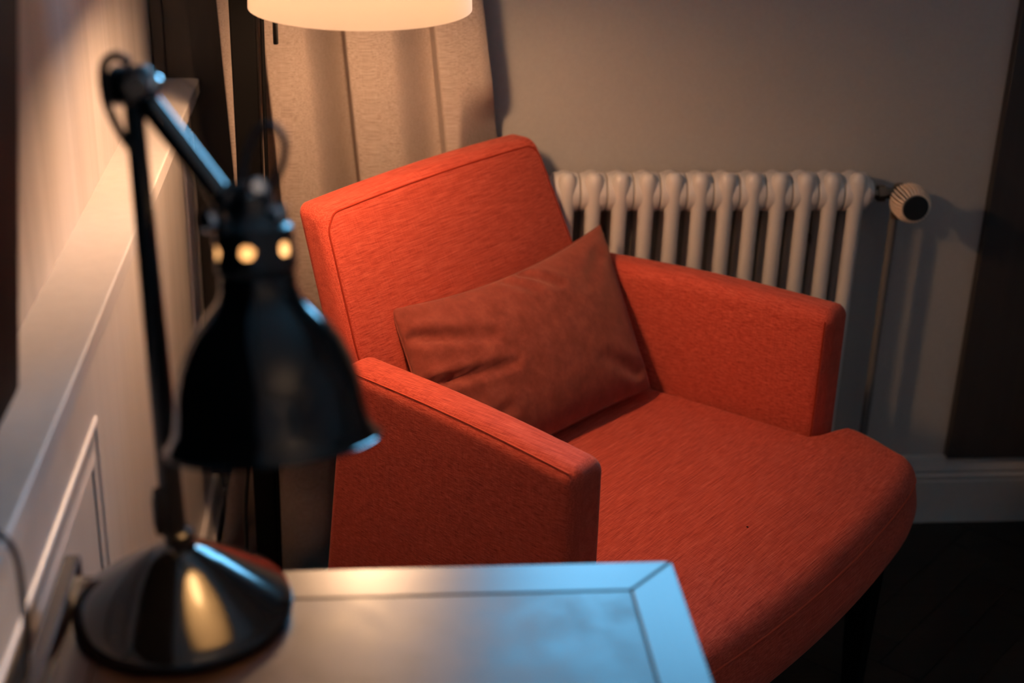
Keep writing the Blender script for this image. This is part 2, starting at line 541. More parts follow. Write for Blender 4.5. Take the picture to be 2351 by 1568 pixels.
# window above the radiator (out of the photograph; its blue daylight is not)
w1 = struct(MB().box(wx0, wx1, BACK + 0.08, BACK + 0.14, wz0, wz0 + 0.05).box(wx0, wx1, BACK + 0.08, BACK + 0.14, wz1 - 0.05, wz1)
            .box(wx0, wx0 + 0.05, BACK + 0.08, BACK + 0.14, wz0 + 0.05, wz1 - 0.05).box(wx1 - 0.05, wx1, BACK + 0.08, BACK + 0.14, wz0 + 0.05, wz1 - 0.05)
            .build('window_1', M['cream_flat'], smooth=False), 'tall two-light window above the radiator')
xm = (wx0 + wx1) / 2
MB().box(xm - 0.025, xm + 0.025, BACK + 0.085, BACK + 0.135, wz0 + 0.05, wz1 - 0.05).build('mullion', M['cream_flat'], w1, smooth=False)
MB().box(wx0 + 0.05, xm - 0.025, BACK + 0.108, BACK + 0.112, wz0 + 0.05, wz1 - 0.05).build('pane', M['glass'], w1, smooth=False)
MB().box(xm + 0.025, wx1 - 0.05, BACK + 0.108, BACK + 0.112, wz0 + 0.05, wz1 - 0.05).build('pane', M['glass'], w1, smooth=False)
MB().box(wx0 - 0.03, wx1 + 0.03, BACK - 0.04, BACK + 0.079, wz0 - 0.03, wz0 - 0.0005).build('window_sill', M['greige'], w1, smooth=False, bevel=0.004)

# ------------------------------------------------------------------ armchair (local x forward, y towards the radiator, z up)
CH = (0.497, 1.834, 0.0)
CA = math.radians(-43.4)
chair = thing('armchair', 'orange-red upholstered armchair with square arms and black tapered legs', 'armchair', CH, CA)

def back_front(z):
    return -0.474 - 0.43 * (z - 0.625)

BH = (0.028, 0.270, 0.245)
def warp_back(x, y, z):
    zz = 0.560 + z
    hw = 0.300 + (0.257 - 0.300) * (max(zz, 0.61) - 0.45) / 0.355 - 0.05 * max(0.0, 0.61 - zz)
    yy = y / BH[1] * hw + 0.004
    s = (1 - (y / BH[1]) ** 2)
    bulge = 0.012 * s * max(0.0, 1 - (z / BH[2]) ** 2) if x > 0 else 0.0
    crown = 0.007 * s * smooth01(z, 0.1, 0.245)
    return (back_front(zz) - BH[0] + x + bulge, yy, zz + crown)
bk = rbox(*BH, 0.018, (4, 22, 20), warp_back).build('backrest', M['red_across'], chair, angle=60)
def box_pt(h, r, p, out=0.0):
    q = [max(-(h[i] - r), min(h[i] - r, p[i])) for i in range(3)]
    d = Vector([p[i] - q[i] for i in range(3)])
    d = d.normalized() * (r + out) if d.length > 0 else d
    return (q[0] + d.x, q[1] + d.y, q[2] + d.z)
def seam_back():
    hx, hy, hz = BH
    pts = []
    cr = 0.03
    for k in range(24):
        pts.append((-hy, -hz * 0.9 + (1.9 * hz - cr) * k / 23))
    for k in range(1, 8):
        a = PI - PI / 2 * k / 8
        pts.append((-hy + cr + cr * math.cos(a), hz - cr + cr * math.sin(a)))
    for k in range(30):
        pts.append((-hy + cr + (2 * hy - 2 * cr) * k / 29, hz))
    for k in range(1, 8):
        a = PI / 2 - PI / 2 * k / 8
        pts.append((hy - cr + cr * math.cos(a), hz - cr + cr * math.sin(a)))
    for k in range(24):
        pts.append((hy, hz - cr - (1.9 * hz - cr) * k / 23))
    out = []
    for y, z in pts:
        k = 0.009
        sc = lambda v, h: v * (h - k) / h
        out.append(warp_back(*box_pt(BH, 0.018, (hx, sc(y, hy), sc(z, hz)), 0.0002)))
    return out
MB().tube(seam_back(), 0.0015, 6).build('seam', M['red_seam'], bk)

def make_arm(sgn):
    AH = (0.226, 0.0335, 0.192)
    def warp(x, y, z):
        u = x - 0.226
        zz = 0.430 + z
        t = (u + 0.452) / 0.452
        cen = 0.3360 + 0.105 * u
        u -= (0.042 if sgn < 0 else 0.004) * smooth01(-u, 0.25, 0.452) * (1 - (zz - 0.238) / 0.384)
        th = 1.0 + 0.10 * (1 - (zz - 0.238) / 0.384)
        top = smooth01(z, 0.02, 0.192)
        zz += top * (0.006 * math.sin(PI * t) - 0.009 * (1 - t) + 0.004 * (1 - (y / AH[1]) ** 2))
        bul = 0.004 * (1 - (z / AH[2]) ** 2) * math.sin(PI * t)
        return (u, sgn * (cen + y * th) + (bul if y > 0 else -bul) * sgn, zz)
    ar = rbox(*AH, 0.020, (22, 4, 16), warp).build('armrest', M['red_along'], chair, angle=60)
    k = 0.012
    for side in ((-1,) if sgn > 0 else ()):
        pts = [warp(AH[0] - 0.010, side * (AH[1] + 0.0002), -AH[2] + 0.02 + (2 * AH[2] - 0.032) * i / 20) for i in range(21)]
        MB().tube(pts, 0.0013, 6).build('seam', M['red_seam'], ar)
    pts = [warp(-AH[0] + 0.02 + (2 * AH[0] - 0.036) * i / 30, AH[1] - 0.0050, AH[2] - 0.0050) for i in range(31)]
    MB().tube(pts, 0.0011, 6).build('seam', M['red_piping'], ar)
make_arm(-1)
make_arm(1)

SH = (0.298, 0.380, 0.078)
SU = -0.115
def warp_seat(x, y, z):
    u = SU + x
    f = smooth01(u, 0.002, 0.052)
    rear = 0.292 + 0.07 * min(0.0, u)
    hw = rear + (SH[1] - rear) * f
    v = y / SH[1] * hw
    w = smooth01(u, -0.15, 0.17)
    u2 = u - 0.22 * v * v * w - 0.35 * max(0.0, abs(v) - 0.29) ** 1.5 * w
    zz = 0.338 + z
    tz = smooth01(z, -0.02, 0.078)
    crown = 0.016 * (1 - (v / 0.37) ** 2) * math.sin(PI * max(0, min(1, (u + 0.42) / 0.62)))
    fall = 0.020 * smooth01(u, 0.03, 0.19) ** 1.5
    zz += tz * (crown - fall)
    u2 += 0.012 * math.exp(-((zz - 0.315) / 0.045) ** 2) * w
    return (u2, v, zz)
st = rbox(*SH, 0.030, (36, 30, 8), warp_seat).build('seat', M['red_across'], chair, angle=60)
pts = []
for i in range(61):
    y = -SH[1] + 0.006 + (2 * SH[1] - 0.012) * i / 60
    p = box_pt(SH, 0.030, (SH[0], y, 0.042), 0.0004)
    pts.append(warp_seat(*p))
MB().tube(pts, 0.0017, 6).build('piping', M['red_piping'], st)
p = warp_seat(0.066 - SU, -0.035, 0.078)
MB().sphere((p[0], p[1], p[2] - 0.0002), 0.0018, (1, 1, 0.5), 8, 6).build('snag', M['black_matt'], st)
MB().box(-0.46, 0.10, -0.275, 0.275, 0.262, 0.29).build('seat_frame', M['black_matt'], chair, smooth=False)

def leg(u, v, du, dv):
    top, bot = 0.023, 0.013
    vv = []
    for z, h, o in ((0.278, top, 0.0), (0.0, bot, 1.0)):
        for a, b_ in ((-1, -1), (1, -1), (1, 1), (-1, 1)):
            vv.append((u + a * h + du * o, v + b_ * h + dv * o, z))
    MB().add(vv, [(0, 1, 2, 3), (7, 6, 5, 4), (0, 4, 5, 1), (1, 5, 6, 2), (2, 6, 7, 3), (3, 7, 4, 0)]).build('leg', M['black_matt'], chair, smooth=False, bevel=0.003)
leg(0.138, 0.240, 0.004, 0.004)
leg(0.138, -0.240, 0.004, -0.004)
leg(-0.430, 0.235, -0.035, 0.005)
leg(-0.430, -0.235, -0.035, -0.005)

# ------------------------------------------------------------------ cushion
CM = Matrix.Translation(CH) @ Matrix.Rotation(CA, 4, 'Z')
TL, TR, BR = Vector((-0.487, -0.175, 0.642)), Vector((-0.440, 0.292, 0.662)), Vector((-0.277, 0.222, 0.440))
cen = (TL + BR) / 2 + Vector((0.006, -0.003, 0.004))
ex = (TR - TL)
ey = (TR - BR)
hw_, hh_ = ex.length / 2 * 1.01, ey.length / 2 * 1.02
exn, eyn = ex.normalized(), ey.normalized()
ezn = exn.cross(eyn)
ezn = -ezn if ezn.x < 0 else ezn
ezn.normalize()
creases = [((-0.95, 0.62), (-0.45, 0.30), 0.006, 0.07), ((-1.0, 0.1), (-0.35, -0.08), 0.007, 0.06), ((0.05, 0.92), (0.28, 0.55), 0.006, 0.05), ((-0.10, 0.9), (0.05, 0.62), 0.004, 0.05),
           ((0.85, -0.78), (0.5, -0.45), 0.003, 0.08), ((0.80, 0.72), (0.55, 0.40), 0.0025, 0.09), ((-0.9, -0.85), (-0.5, -0.5), 0.006, 0.08)]
def crease(a, b_):
    s = 0.0
    for (x0, y0), (x1, y1), d, w in creases:
        dx, dy = x1 - x0, y1 - y0
        t = ((a - x0) * dx + (b_ - y0) * dy) / (dx * dx + dy * dy)
        tt = max(0.0, min(1.0, t))
        q = math.hypot(a - x0 - dx * tt, (b_ - y0 - dy * tt))
        s += 1.7 * d * (math.exp(-(q / w) ** 2) - 0.55 * math.exp(-((q - 1.6 * w) / w) ** 2)) * (1 - 0.6 * tt)
    return s
NA, NB = 90, 64
cv, cf = [], []
def cpt(a, b_, side):
    bow_b = 0.155 if b_ > 0 else 0.05
    x = a * hw_ * (1 - 0.035 * (1 - b_ * b_))
    y = b_ * hh_ * (1 - bow_b * (1 - a * a) * abs(b_))
    th = ((1 - a * a) * (1 - b_ * b_)) ** 0.42
    z = th * (0.058 if side > 0 else 0.020)
    if side > 0:
        z -= crease(a, b_) * min(1.0, th * 2.5)
    return cen + exn * x + eyn * y + ezn * z
for side in (1, -1):
    o = len(cv)
    for i in range(NA + 1):
        for j in range(NB + 1):
            a = math.sin(PI / 2 * (-1 + 2 * i / NA))
            b_ = math.sin(PI / 2 * (-1 + 2 * j / NB))
            cv.append(tuple(cpt(a, b_, side)))
    for i in range(NA):
        for j in range(NB):
            q = (o + i * (NB + 1) + j, o + (i + 1) * (NB + 1) + j, o + (i + 1) * (NB + 1) + j + 1, o + i * (NB + 1) + j + 1)
            cf.append(q if side > 0 else tuple(reversed(q)))
cush = thing('cushion', 'rust brown suede lumbar cushion leaning in the armchair', 'cushion', CH, CA)
mb = MB().add(cv, cf)
cb = mb.build('cover', M['suede'], cush, angle=80)
bm = bmesh.new(); bm.from_mesh(cb.data)
bmesh.ops.remove_doubles(bm, verts=bm.verts, dist=0.0002)
bmesh.ops.recalc_face_normals(bm, faces=bm.faces)
bm.to_mesh(cb.data); bm.free()
cb.data.polygons.foreach_set('use_smooth', [True] * len(cb.data.polygons))
edge = [cpt(-1 + 2 * i / 40, 1, 1) for i in range(41)] + [cpt(1, 1 - 2 * i / 30, 1) for i in range(1, 31)] + [cpt(1 - 2 * i / 40, -1, 1) for i in range(1, 41)] + [cpt(-1, -1 + 2 * i / 30, 1) for i in range(1, 31)]
MB().tube(edge, 0.0016, 6).build('edge_seam', M['suede'], cb)

# ------------------------------------------------------------------ radiator
rad = thing('radiator', 'cream column radiator on the taupe wall behind the armchair', 'radiator', (0, 0, 0))
RY, RZT, RZB, PITCH, RX = 2.432, 0.699, 0.135, 0.04655, 0.8425
def section_mesh():
    mb = MB()
    ring = [(0.020, -0.0229), (0.0300, -0.0229), (0.0335, -0.0212), (0.0347, -0.0140), (0.0350, 0.0), (0.0347, 0.0140), (0.0335, 0.0212), (0.0300, 0.0229), (0.020, 0.0229)]
    for z in (RZT, RZB):
        mt = Matrix.Translation((0, RY, z)) @ Matrix.Rotation(PI / 2, 4, 'Y') @ Matrix.Diagonal((1.0, 1.04, 1, 1))
        mb.lathe(ring, 28, mt)
    for y, s in ((RY - 0.0235, 0.0), (RY + 0.0215, -0.010)):
        zs = [(RZB - 0.044, 0.004), (RZB - 0.0415, 0.010), (RZB - 0.036, 0.0140), (RZB - 0.022, 0.0160), (RZB, 0.0155), (RZB + 0.024, 0.0142), (RZB + 0.045, 0.0135), (0.40, 0.0135),
              (RZT - 0.045, 0.0135), (RZT - 0.024, 0.0142), (RZT, 0.0155), (RZT + 0.020 + s, 0.0160), (RZT + 0.034 + s, 0.0140), (RZT + 0.0395 + s, 0.010), (RZT + 0.042 + s, 0.004)]
        mb.tube([(0, y, z) for z, r in zs], [r for z, r in zs], 18)
    return mb
sec0 = section_mesh().build('section', M['radiator'], rad, angle=50)
sec0.location.x = RX
for k in range(1, 12):
    s = sec0.copy()
    COL.objects.link(s)
    s.parent = rad
    s.location.x = RX - k * PITCH
for xe, s in ((RX + 0.0232, 1), (RX - 11 * PITCH - 0.0232, -1)):
    for z in (RZT, RZB):
        MB().lathe([(0.027, 0), (0.0265, 0.004), (0.021, 0.0045), (0.021, 0.010), (0.018, 0.0105)], 24,
                   axis_mat((xe, RY, z), (s, 0, 0), (0, 1, 0))).build('end_plug', M['radiator'], rad, angle=30)
for xb in (RX - 1.5 * PITCH, RX - 9.5 * PITCH):
    MB().box(xb - 0.008, xb + 0.008, RY + 0.010, BACK - 0.0005, 0.600, 0.612).box(xb - 0.008, xb + 0.008, BACK - 0.008, BACK - 0.0005, 0.560, 0.650).build('wall_bracket', M['brass_dark'], rad, smooth=False)
# valve with ribbed thermostat head
VX = 0.926
vb = MB().lathe([(0.010, 0), (0.010, 0.008), (0.0150, 0.009), (0.0150, 0.022), (0.010, 0.023), (0.010, 0.045)], 6, axis_mat((RX + 0.033, RY - 0.01, RZT), (1, 0, 0), (0, 1, 0)))
vb.lathe([(0.013, -0.045), (0.013, 0.012), (0.010, 0.016)], 20, axis_mat((VX, RY - 0.01, RZT), (0, 0, 1)))
vb.lathe([(0.012, -0.012), (0.012, 0.020), (0.017, 0.022), (0.017, 0.032), (0.012, 0.033)], 20, axis_mat((VX, RY - 0.01, RZT), (0, -1, 0)))
valve = vb.build('valve', M['brass_dark'], rad, angle=30)
hm = axis_mat((VX, RY - 0.040, RZT), (0, -1, 0)) @ Matrix.Diagonal((1.1, 1.1, 1.05, 1))
head = MB().lathe([(0.018, 0), (0.0215, 0.004), (0.0220, 0.010), (0.0220, 0.030), (0.0210, 0.038), (0.0190, 0.045)], 40, hm).build('thermostat_head', M['black_plastic'], valve, angle=30)
rb = MB()
for k in range(30):
    a = 2 * PI * k / 30
    prof = [(0.020, 0.001), (0.0275, 0.004), (0.0297, 0.010), (0.0297, 0.031), (0.0278, 0.041), (0.0232, 0.0485), (0.020, 0.0485)]
    n = len(prof)
    v = []
    for s in (-1, 1):
        for r, h in prof:
            p = Vector((r * math.cos(a) - s * 0.00115 * math.sin(a), r * math.sin(a) + s * 0.00115 * math.cos(a), h))
            v.append(tuple(hm @ p))
    rb.add(v, [(i, (i + 1) % n, n + (i + 1) % n, n + i) for i in range(n)] + [tuple(reversed(range(n))), tuple(range(n, 2 * n))])
ro = rb.build('grip_ribs', M['valve_gold'], valve, smooth=False)
ro['kind'] = 'stuff'
MB().lathe([(0.0205, 0.046), (0.0205, 0.0495), (0.0190, 0.0505)], 36, hm).build('end_cap', M['black_plastic'], valve, angle=30)
MB().tube([(VX - 0.006, RY - 0.01, z) for z in (0.0, 0.3, RZT - 0.03)], 0.0075, 14).build('pipe', M['pipe_grey'], rad)
MB().tube([(RX + 0.03, RY, RZB), (RX + 0.06, RY, RZB), (RX + 0.066, RY, RZB - 0.01), (RX + 0.066, RY, 0.0)], 0.0075, 14).build('pipe', M['pipe_grey'], rad)
for xf in (RX - 2 * PITCH, RX - 9 * PITCH):
    MB().box(xf - 0.008, xf + 0.008, RY - 0.016, RY + 0.016, 0.0, RZB - 0.025).build('foot', M['radiator'], rad, smooth=False, bevel=0.002)

# ------------------------------------------------------------------ curtains
def curtain(name, label, left, right, fold, phase, ytop, zt, puddle, amp=0.050, edge_return=0.0, push=False):
    """left(z) and right(z) are the hanging edges, fold is the spacing of pleats"""
    NX, NZ = 260, 110
    v, f = [], []
    for j in range(NZ + 1):
        t = j / NZ
        z = zt * (1 - t)
        x0, x1 = left(z), right(z)
        for i in range(NX + 1):
            s = i / NX
            x = x0 + (x1 - x0) * s
            xi = left(1.0) + (right(1.0) - left(1.0)) * s
            p_ = ((xi - phase) / fold) % 1.0
            if p_ < 0.46:                      # broad front of the pleat
                wv = -1.0 + 0.10 * (1 - math.sin(PI * p_ / 0.46))
            elif p_ < 0.93:                    # long slope back into the pleat
                wv = -0.9 + 1.9 * smooth01(p_, 0.46, 0.93)
            else:                              # steep return to the next front
                wv = 1.0 - 1.9 * smooth01(p_, 0.93, 1.0)
            dep = 0.7 + 0.3 * math.sin(4.0 * s + 0.6)
            y = ytop + amp * wv * dep + 0.004 * math.sin(9 * s + 5 * z) - 0.02 * (1 - z / zt)
            xx = x + 0.006 * math.sin(2.2 * z + 6 * s)
            if edge_return and s > 0.93:
                y += edge_return * ((s - 0.93) / 0.07) ** 2
            if push and z < 0.90:
                lim = min(BACK - 0.022, 2.055 + (xx + 0.103) * 1.238)
                y = y + max(0.0, lim - y) * smooth01(-z, -0.90, -0.82)
            # cloth breaking on the floor
            if z < puddle:
                k = (puddle - z) / puddle
                y += -0.05 * math.sin(PI * k) * (0.6 + 0.4 * math.sin(21 * s + 2)) - 0.03 * k * k
                xx += 0.012 * math.sin(17 * s + 6 * k) * k
                z2 = 0.006 + z * (1 - 0.25 * math.sin(PI * k) * (0.5 + 0.5 * math.sin(13 * s + 1)))
            else:
                z2 = z + 0.006
            v.append((xx, y, z2))
    for j in range(NZ):
        for i in range(NX):
            a0 = j * (NX + 1) + i
            f.append((a0, a0 + 1, a0 + NX + 2, a0 + NX + 1))
    root = thing(name, label, 'curtain', ((left(0) + right(0)) / 2, ytop, 0))
    ox, oy = root.location.x, root.location.y
    v = [(x - ox, y - oy, z) for x, y, z in v]
    me = MB().add(v, f).build('drape', M['linen'], root, angle=180)
    so = me.modifiers.new('thickness', 'SOLIDIFY')
    so.thickness = 0.0025
    so.offset = 0
    return root, me

def c_left(z):
    if z > 0.6:
        return -0.245 + 0.045 * (1.04 - z) if z < 1.04 else -0.245 + 0.02 * (z - 1.04)
    k = (0.6 - z) / 0.6
    return -0.2252 - 0.085 * k ** 2.2
def c_right(z):
    if z >= 1.04:
        return 0.170 - 0.012 * (z - 1.04)
    return 0.170 + 0.135 * (1.04 - z) if z > 0.5 else 0.2429 + 0.03 * (0.5 - z)
cur1, drape1 = curtain('curtain', 'beige linen curtain hanging behind the floor lamp', c_left, c_right, 0.133, -0.037, 2.398, 2.42, 0.16, push=True)
def r_left(z):
    return 1.262 + 0.06 * min(z, 1.0) + 0.02 * z - 0.05 * max(0, 0.25 - z)
def r_right(z):
    return 1.62 - 0.02 * z
cur2, drape2 = curtain('curtain', 'shadowed curtain reaching the floor at the right edge of the photo', r_left, r_right, 0.12, 1.31, 2.385, 2.42, 0.16)
rod = thing('curtain_rod', 'black curtain rod above the window, over both curtains', 'curtain rod', (0.69, 2.385, 2.44))
MB().tube([(-1.0, 0, 0), (1.0, 0, 0)], 0.012, 16).build('rod', M['black_satin'], rod)
for x in (-1.01, 1.01):
    MB().sphere((x, 0, 0), 0.02).build('finial', M['black_satin'], rod)
for x in (-0.45, 0.52):
    MB().tube([(x, 0, 0), (x, BACK - 2.385, 0)], 0.006, 10).build('bracket', M['black_satin'], rod)
# small white stitched mark on the curtain edge beside the armchair
MB().tube([(0.0, 0, 0.007), (-0.0035, 0, 0.007), (-0.0035, 0, -0.007), (0.0, 0, -0.007)], 0.0006, 6).build('stitch_mark', M['white_thread'], drape1).location = (-0.102 - cur1.location.x, 2.305 - cur1.location.y, 0.070)

# ------------------------------------------------------------------ floor lamp
FX, FY, FZ, FR = -0.0141, 1.900, 1.1232, 0.1418
PX, PY = -0.187, 2.190
flamp = thing('floor_lamp', 'black floor lamp with a glowing cream drum shade', 'floor lamp', (PX, PY, 0))
def off(p):
    return (p[0] - PX, p[1] - PY, p[2])
MB().lathe([(0.085, 0), (0.085, 0.010), (0.080, 0.014), (0.03, 0.016)], 48).build('base', M['black_matt'], flamp, angle=30)
MB().add([(-0.016, -0.020, 0.014), (0.021, -0.020, 0.014), (0.021, 0.020, 0.014), (-0.016, 0.020, 0.014), (-0.020, -0.020, 1.62), (0.018, -0.020, 1.62), (0.018, 0.020, 1.62), (-0.020, 0.020, 1.62)],
         [(3, 2, 1, 0), (4, 5, 6, 7), (0, 1, 5, 4), (1, 2, 6, 5), (2, 3, 7, 6), (3, 0, 4, 7)]).build('post', M['black_matt'], flamp, smooth=False, bevel=0.003)
MB().tube([(0.0235, -0.03, 0.014), (0.0250, -0.03, 0.6), (0.0340, -0.03, 1.58)], 0.0030, 10).build('stay_rod', M['black_matt'], flamp)
arm = catmull([(0, -0.005, 1.585), (0.08, -0.20, 1.585), (FX - PX, FY - PY, 1.575)], 6)
arm_o = MB().tube(arm, 0.009, 14).build('arm', M['black_satin'], flamp)
MB().tube([(FX - PX, FY - PY, 1.575), (FX - PX, FY - PY, 1.385)], 0.006, 12).build('stem', M['black_satin'], flamp)
sh_t = 0.340
prof_o = [(FR, 0.0), (FR + 0.0012, 0.002), (FR - 0.010, sh_t), (FR - 0.0125, sh_t), (FR - 0.0015, 0.002)]
MB().lathe([(FR, 0.0), (FR - 0.011, sh_t)], 96, Matrix.Translation(off((FX, FY, FZ))), False, False).build('lamp_shade', M['shade_cloth'], flamp, angle=60)
def ring(r, z, tr, seg=64):
    pts = [off((FX + r * math.cos(2 * PI * k / seg), FY + r * math.sin(2 * PI * k / seg), z)) for k in range(seg + 1)]
    return MB().tube(pts, tr, 8, False)
ring(FR - 0.012, FZ + sh_t, 0.0016).build('rim', M['shade_cloth'], flamp)
sp = MB()
for k in range(3):
    a = 2 * PI * k / 3 + 0.5
    sp.tube([off((FX + 0.018 * math.cos(a), FY + 0.018 * math.sin(a), FZ + sh_t - 0.045)), off((FX + (FR - 0.011) * math.cos(a), FY + (FR - 0.011) * math.sin(a), FZ + sh_t - 0.015))], 0.0016, 6)
sp.build('shade_spider', M['chrome'], flamp)
MB().lathe([(0.018, 0.094), (0.020, 0.099), (0.020, 0.150), (0.009, 0.158), (0.009, 0.300)], 24, Matrix.Translation(off((FX, FY, FZ)))).build('socket', M['black_satin'], flamp, angle=30)
MB().lathe([(0.004, 0.002), (0.017, 0.005), (0.029, 0.013), (0.036, 0.028), (0.036, 0.042), (0.028, 0.060), (0.018, 0.078), (0.014, 0.096)], 28, Matrix.Translation(off((FX, FY, FZ))), True, True).build('bulb', M['bulb_floor'], flamp, angle=60)
pr = off((-0.1213, 1.8825, 0))
MB().tube([(pr[0], pr[1], 1.0785), (pr[0], pr[1], 1.0795), (pr[0], pr[1], 1.155)], [0.0028, 0.0034, 0.0034], 14).build('pull_rod', M['black_matt'], flamp)
MB().tube([(pr[0], pr[1], 1.155), off((-0.08, 1.89, 1.215)), off((FX - 0.019, FY, FZ + 0.19))], 0.0012, 8).build('pull_cord', M['cord'], flamp)
MB().tube(catmull([(-0.021, 0.0, 0.34), (-0.034, 0.010, 0.22), (-0.038, 0.016, 0.12), (-0.050, 0.020, 0.024), (-0.075, 0.010, 0.018), (-0.095, -0.010, 0.0045)], 8), 0.0035, 8).build('cord', M['cord'], flamp)

# ------------------------------------------------------------------ desk (long side against the left wall)
DX0, DX1, DY0, DY1, DZ = -0.283, 0.278, -0.05, 1.177, 0.750
desk = thing('desk', 'dark red-brown wooden desk with a mitred border and inset top', 'desk', ((DX0 + DX1) / 2, (DY0 + DY1) / 2, 0))
dox, doy = desk.location.x, desk.location.y
def dbox(mb, x0, x1, y0, y1, z0, z1):
    return mb.box(x0 - dox, x1 - dox, y0 - doy, y1 - doy, z0, z1)
dbox(MB(), DX0, DX1, DY0, DY1, DZ - 0.030, DZ - 0.004).build('tabletop', M['desk_y'], desk, smooth=False, bevel=0.002)
bw, g = 0.046, 0.0008
def border(pa, pb, qa, qb, mat_):
    v = [(x - dox, y - doy, DZ - 0.005) for x, y in (pa, pb, qb, qa)] + [(x - dox, y - doy, DZ) for x, y in (pa, pb, qb, qa)]
    MB().add(v, [(3, 2, 1, 0), (4, 5, 6, 7), (0, 1, 5, 4), (1, 2, 6, 5), (2, 3, 7, 6), (3, 0, 4, 7)]).build('border_board', mat_, desk, smooth=False, bevel=0.0012)
x0, x1, y0, y1 = DX0, DX1, DY0, DY1
border((x0 + g, y1), (x1 - g, y1), (x0 + bw + g, y1 - bw), (x1 - bw - g, y1 - bw), M['desk_x'])
border((x0 + g, y0), (x1 - g, y0), (x0 + bw + g, y0 + bw), (x1 - bw - g, y0 + bw), M['desk_x'])
border((x1, y0 + g), (x1, y1 - g), (x1 - bw, y0 + bw + g), (x1 - bw, y1 - bw - g), M['desk_y'])
border((x0, y0 + g), (x0, y1 - g), (x0 + bw, y0 + bw + g), (x0 + bw, y1 - bw - g), M['desk_y'])
dbox(MB(), x0 + bw + 0.0010, x1 - bw - 0.0010, y0 + bw + 0.0010, y1 - bw - 0.0010, DZ - 0.005, DZ - 0.0006).build('inset_panel', M['desk_inset'], desk, smooth=False, bevel=0.001)
dbox(MB(), x0 + 0.0005, x0 + 0.0150, y0, y1 - 0.002, DZ - 0.0005, DZ + 0.024).build('back_rail', M['desk_y'], desk, smooth=False, bevel=0.002)
dbox(MB(), x0 + 0.02, x1 - 0.02, y1 - 0.04, y1 - 0.02, DZ - 0.12, DZ - 0.0305).build('apron', M['desk_x'], desk, smooth=False)
dbox(MB(), x0 + 0.02, x1 - 0.02, y0 + 0.02, y0 + 0.04, DZ - 0.12, DZ - 0.0305).build('apron', M['desk_x'], desk, smooth=False)
dbox(MB(), x1 - 0.04, x1 - 0.02, y0 + 0.04, y1 - 0.04, DZ - 0.12, DZ - 0.0305).build('apron', M['desk_y'], desk, smooth=False)
dbox(MB(), x0 + 0.02, x0 + 0.04, y0 + 0.04, y1 - 0.04, DZ - 0.12, DZ - 0.0305).build('apron', M['desk_y'], desk, smooth=False)
for lx in (x0 + 0.04, x1 - 0.04):
    for ly in (y0 + 0.04, y1 - 0.04):
        dbox(MB(), lx - 0.022, lx + 0.022, ly - 0.022, ly + 0.022, 0, DZ - 0.0305).build('leg', M['desk_y'], desk, smooth=False, bevel=0.002)

# ------------------------------------------------------------------ desk lamp
LX, LY, LZ = -0.170, 1.115, DZ + 0.0004
dl = thing('desk_lamp', 'lit black desk lamp with bell shade and conical foot', 'desk lamp', (LX, LY, LZ))
def lo(p):
    return Vector((p[0] - LX, p[1] - LY, p[2] - LZ))
base_p = [(0.088, 0.0), (0.0945, 0.002), (0.0955, 0.008), (0.093, 0.0125), (0.086, 0.018), (0.060, 0.037), (0.036, 0.0545), (0.022, 0.063), (0.0135, 0.067), (0.0125, 0.072)]
fb = MB().lathe(base_p, 96).build('foot', M['black_glaze'], dl, angle=40)
MB().lathe([(0.0125, 0.070), (0.0125, 0.082), (0.010, 0.0845)], 32).build('collar', M['black_satin'], fb, angle=30)
JT = Vector((-0.180, 1.115, 1.222))
PB = Vector((-0.1735, 1.115, LZ + 0.080))
MB().tube([lo(PB), lo(JT - Vector((0, 0, 0.012)))], [0.0105, 0.0075], 20).build('pole', M['black_satin'], dl)
MB().tube([lo((-0.184, 1.108, z)) for z in (0.835, 0.845, 0.865, 0.878)], [0.004, 0.006, 0.006, 0.004], 10).tube([lo((-0.172, 1.113, 0.872)), lo((-0.186, 1.107, 0.872))], 0.004, 8).build('cord_clip', M['black_satin'], dl)
NECK = Vector((-0.0925, 1.071, 1.146))
RIM = Vector((-0.0790, 1.026, 0.968))
axd = (RIM - NECK).normalized()
ARM_E = Vector((-0.1140, 1.072, 1.150))
# elbow: two round cheeks on a sideways pin with a chrome nut
jm = axis_mat(lo(JT), (0.85, -0.45, 0.1), (0, 0, 1))
jn = MB().lathe([(0.012, -0.015), (0.0155, -0.013), (0.0155, -0.002), (0.0155, 0.002), (0.0155, 0.011), (0.012, 0.013)], 28, jm).build('elbow_joint', M['black_satin'], dl, angle=30)
MB().lathe([(0.0065, 0.013), (0.0085, 0.015), (0.0085, 0.023), (0.0060, 0.025)], 12, jm).build('nut', M['chrome'], jn, angle=30)
MB().lathe([(0.0085, 0.014), (0.0095, 0.017), (0.0085, 0.021)], 16, axis_mat(lo(JT + Vector((0.004, -0.013, 0.001))), (0.2, -1, 0.35))).build('bolt', M['black_satin'], jn, angle=30)
AS = JT + Vector((0.006, -0.002, -0.004))
MB().tube([lo(AS), lo(ARM_E)], [0.0096, 0.0090], 20).build('arm', M['black_gloss'], dl)
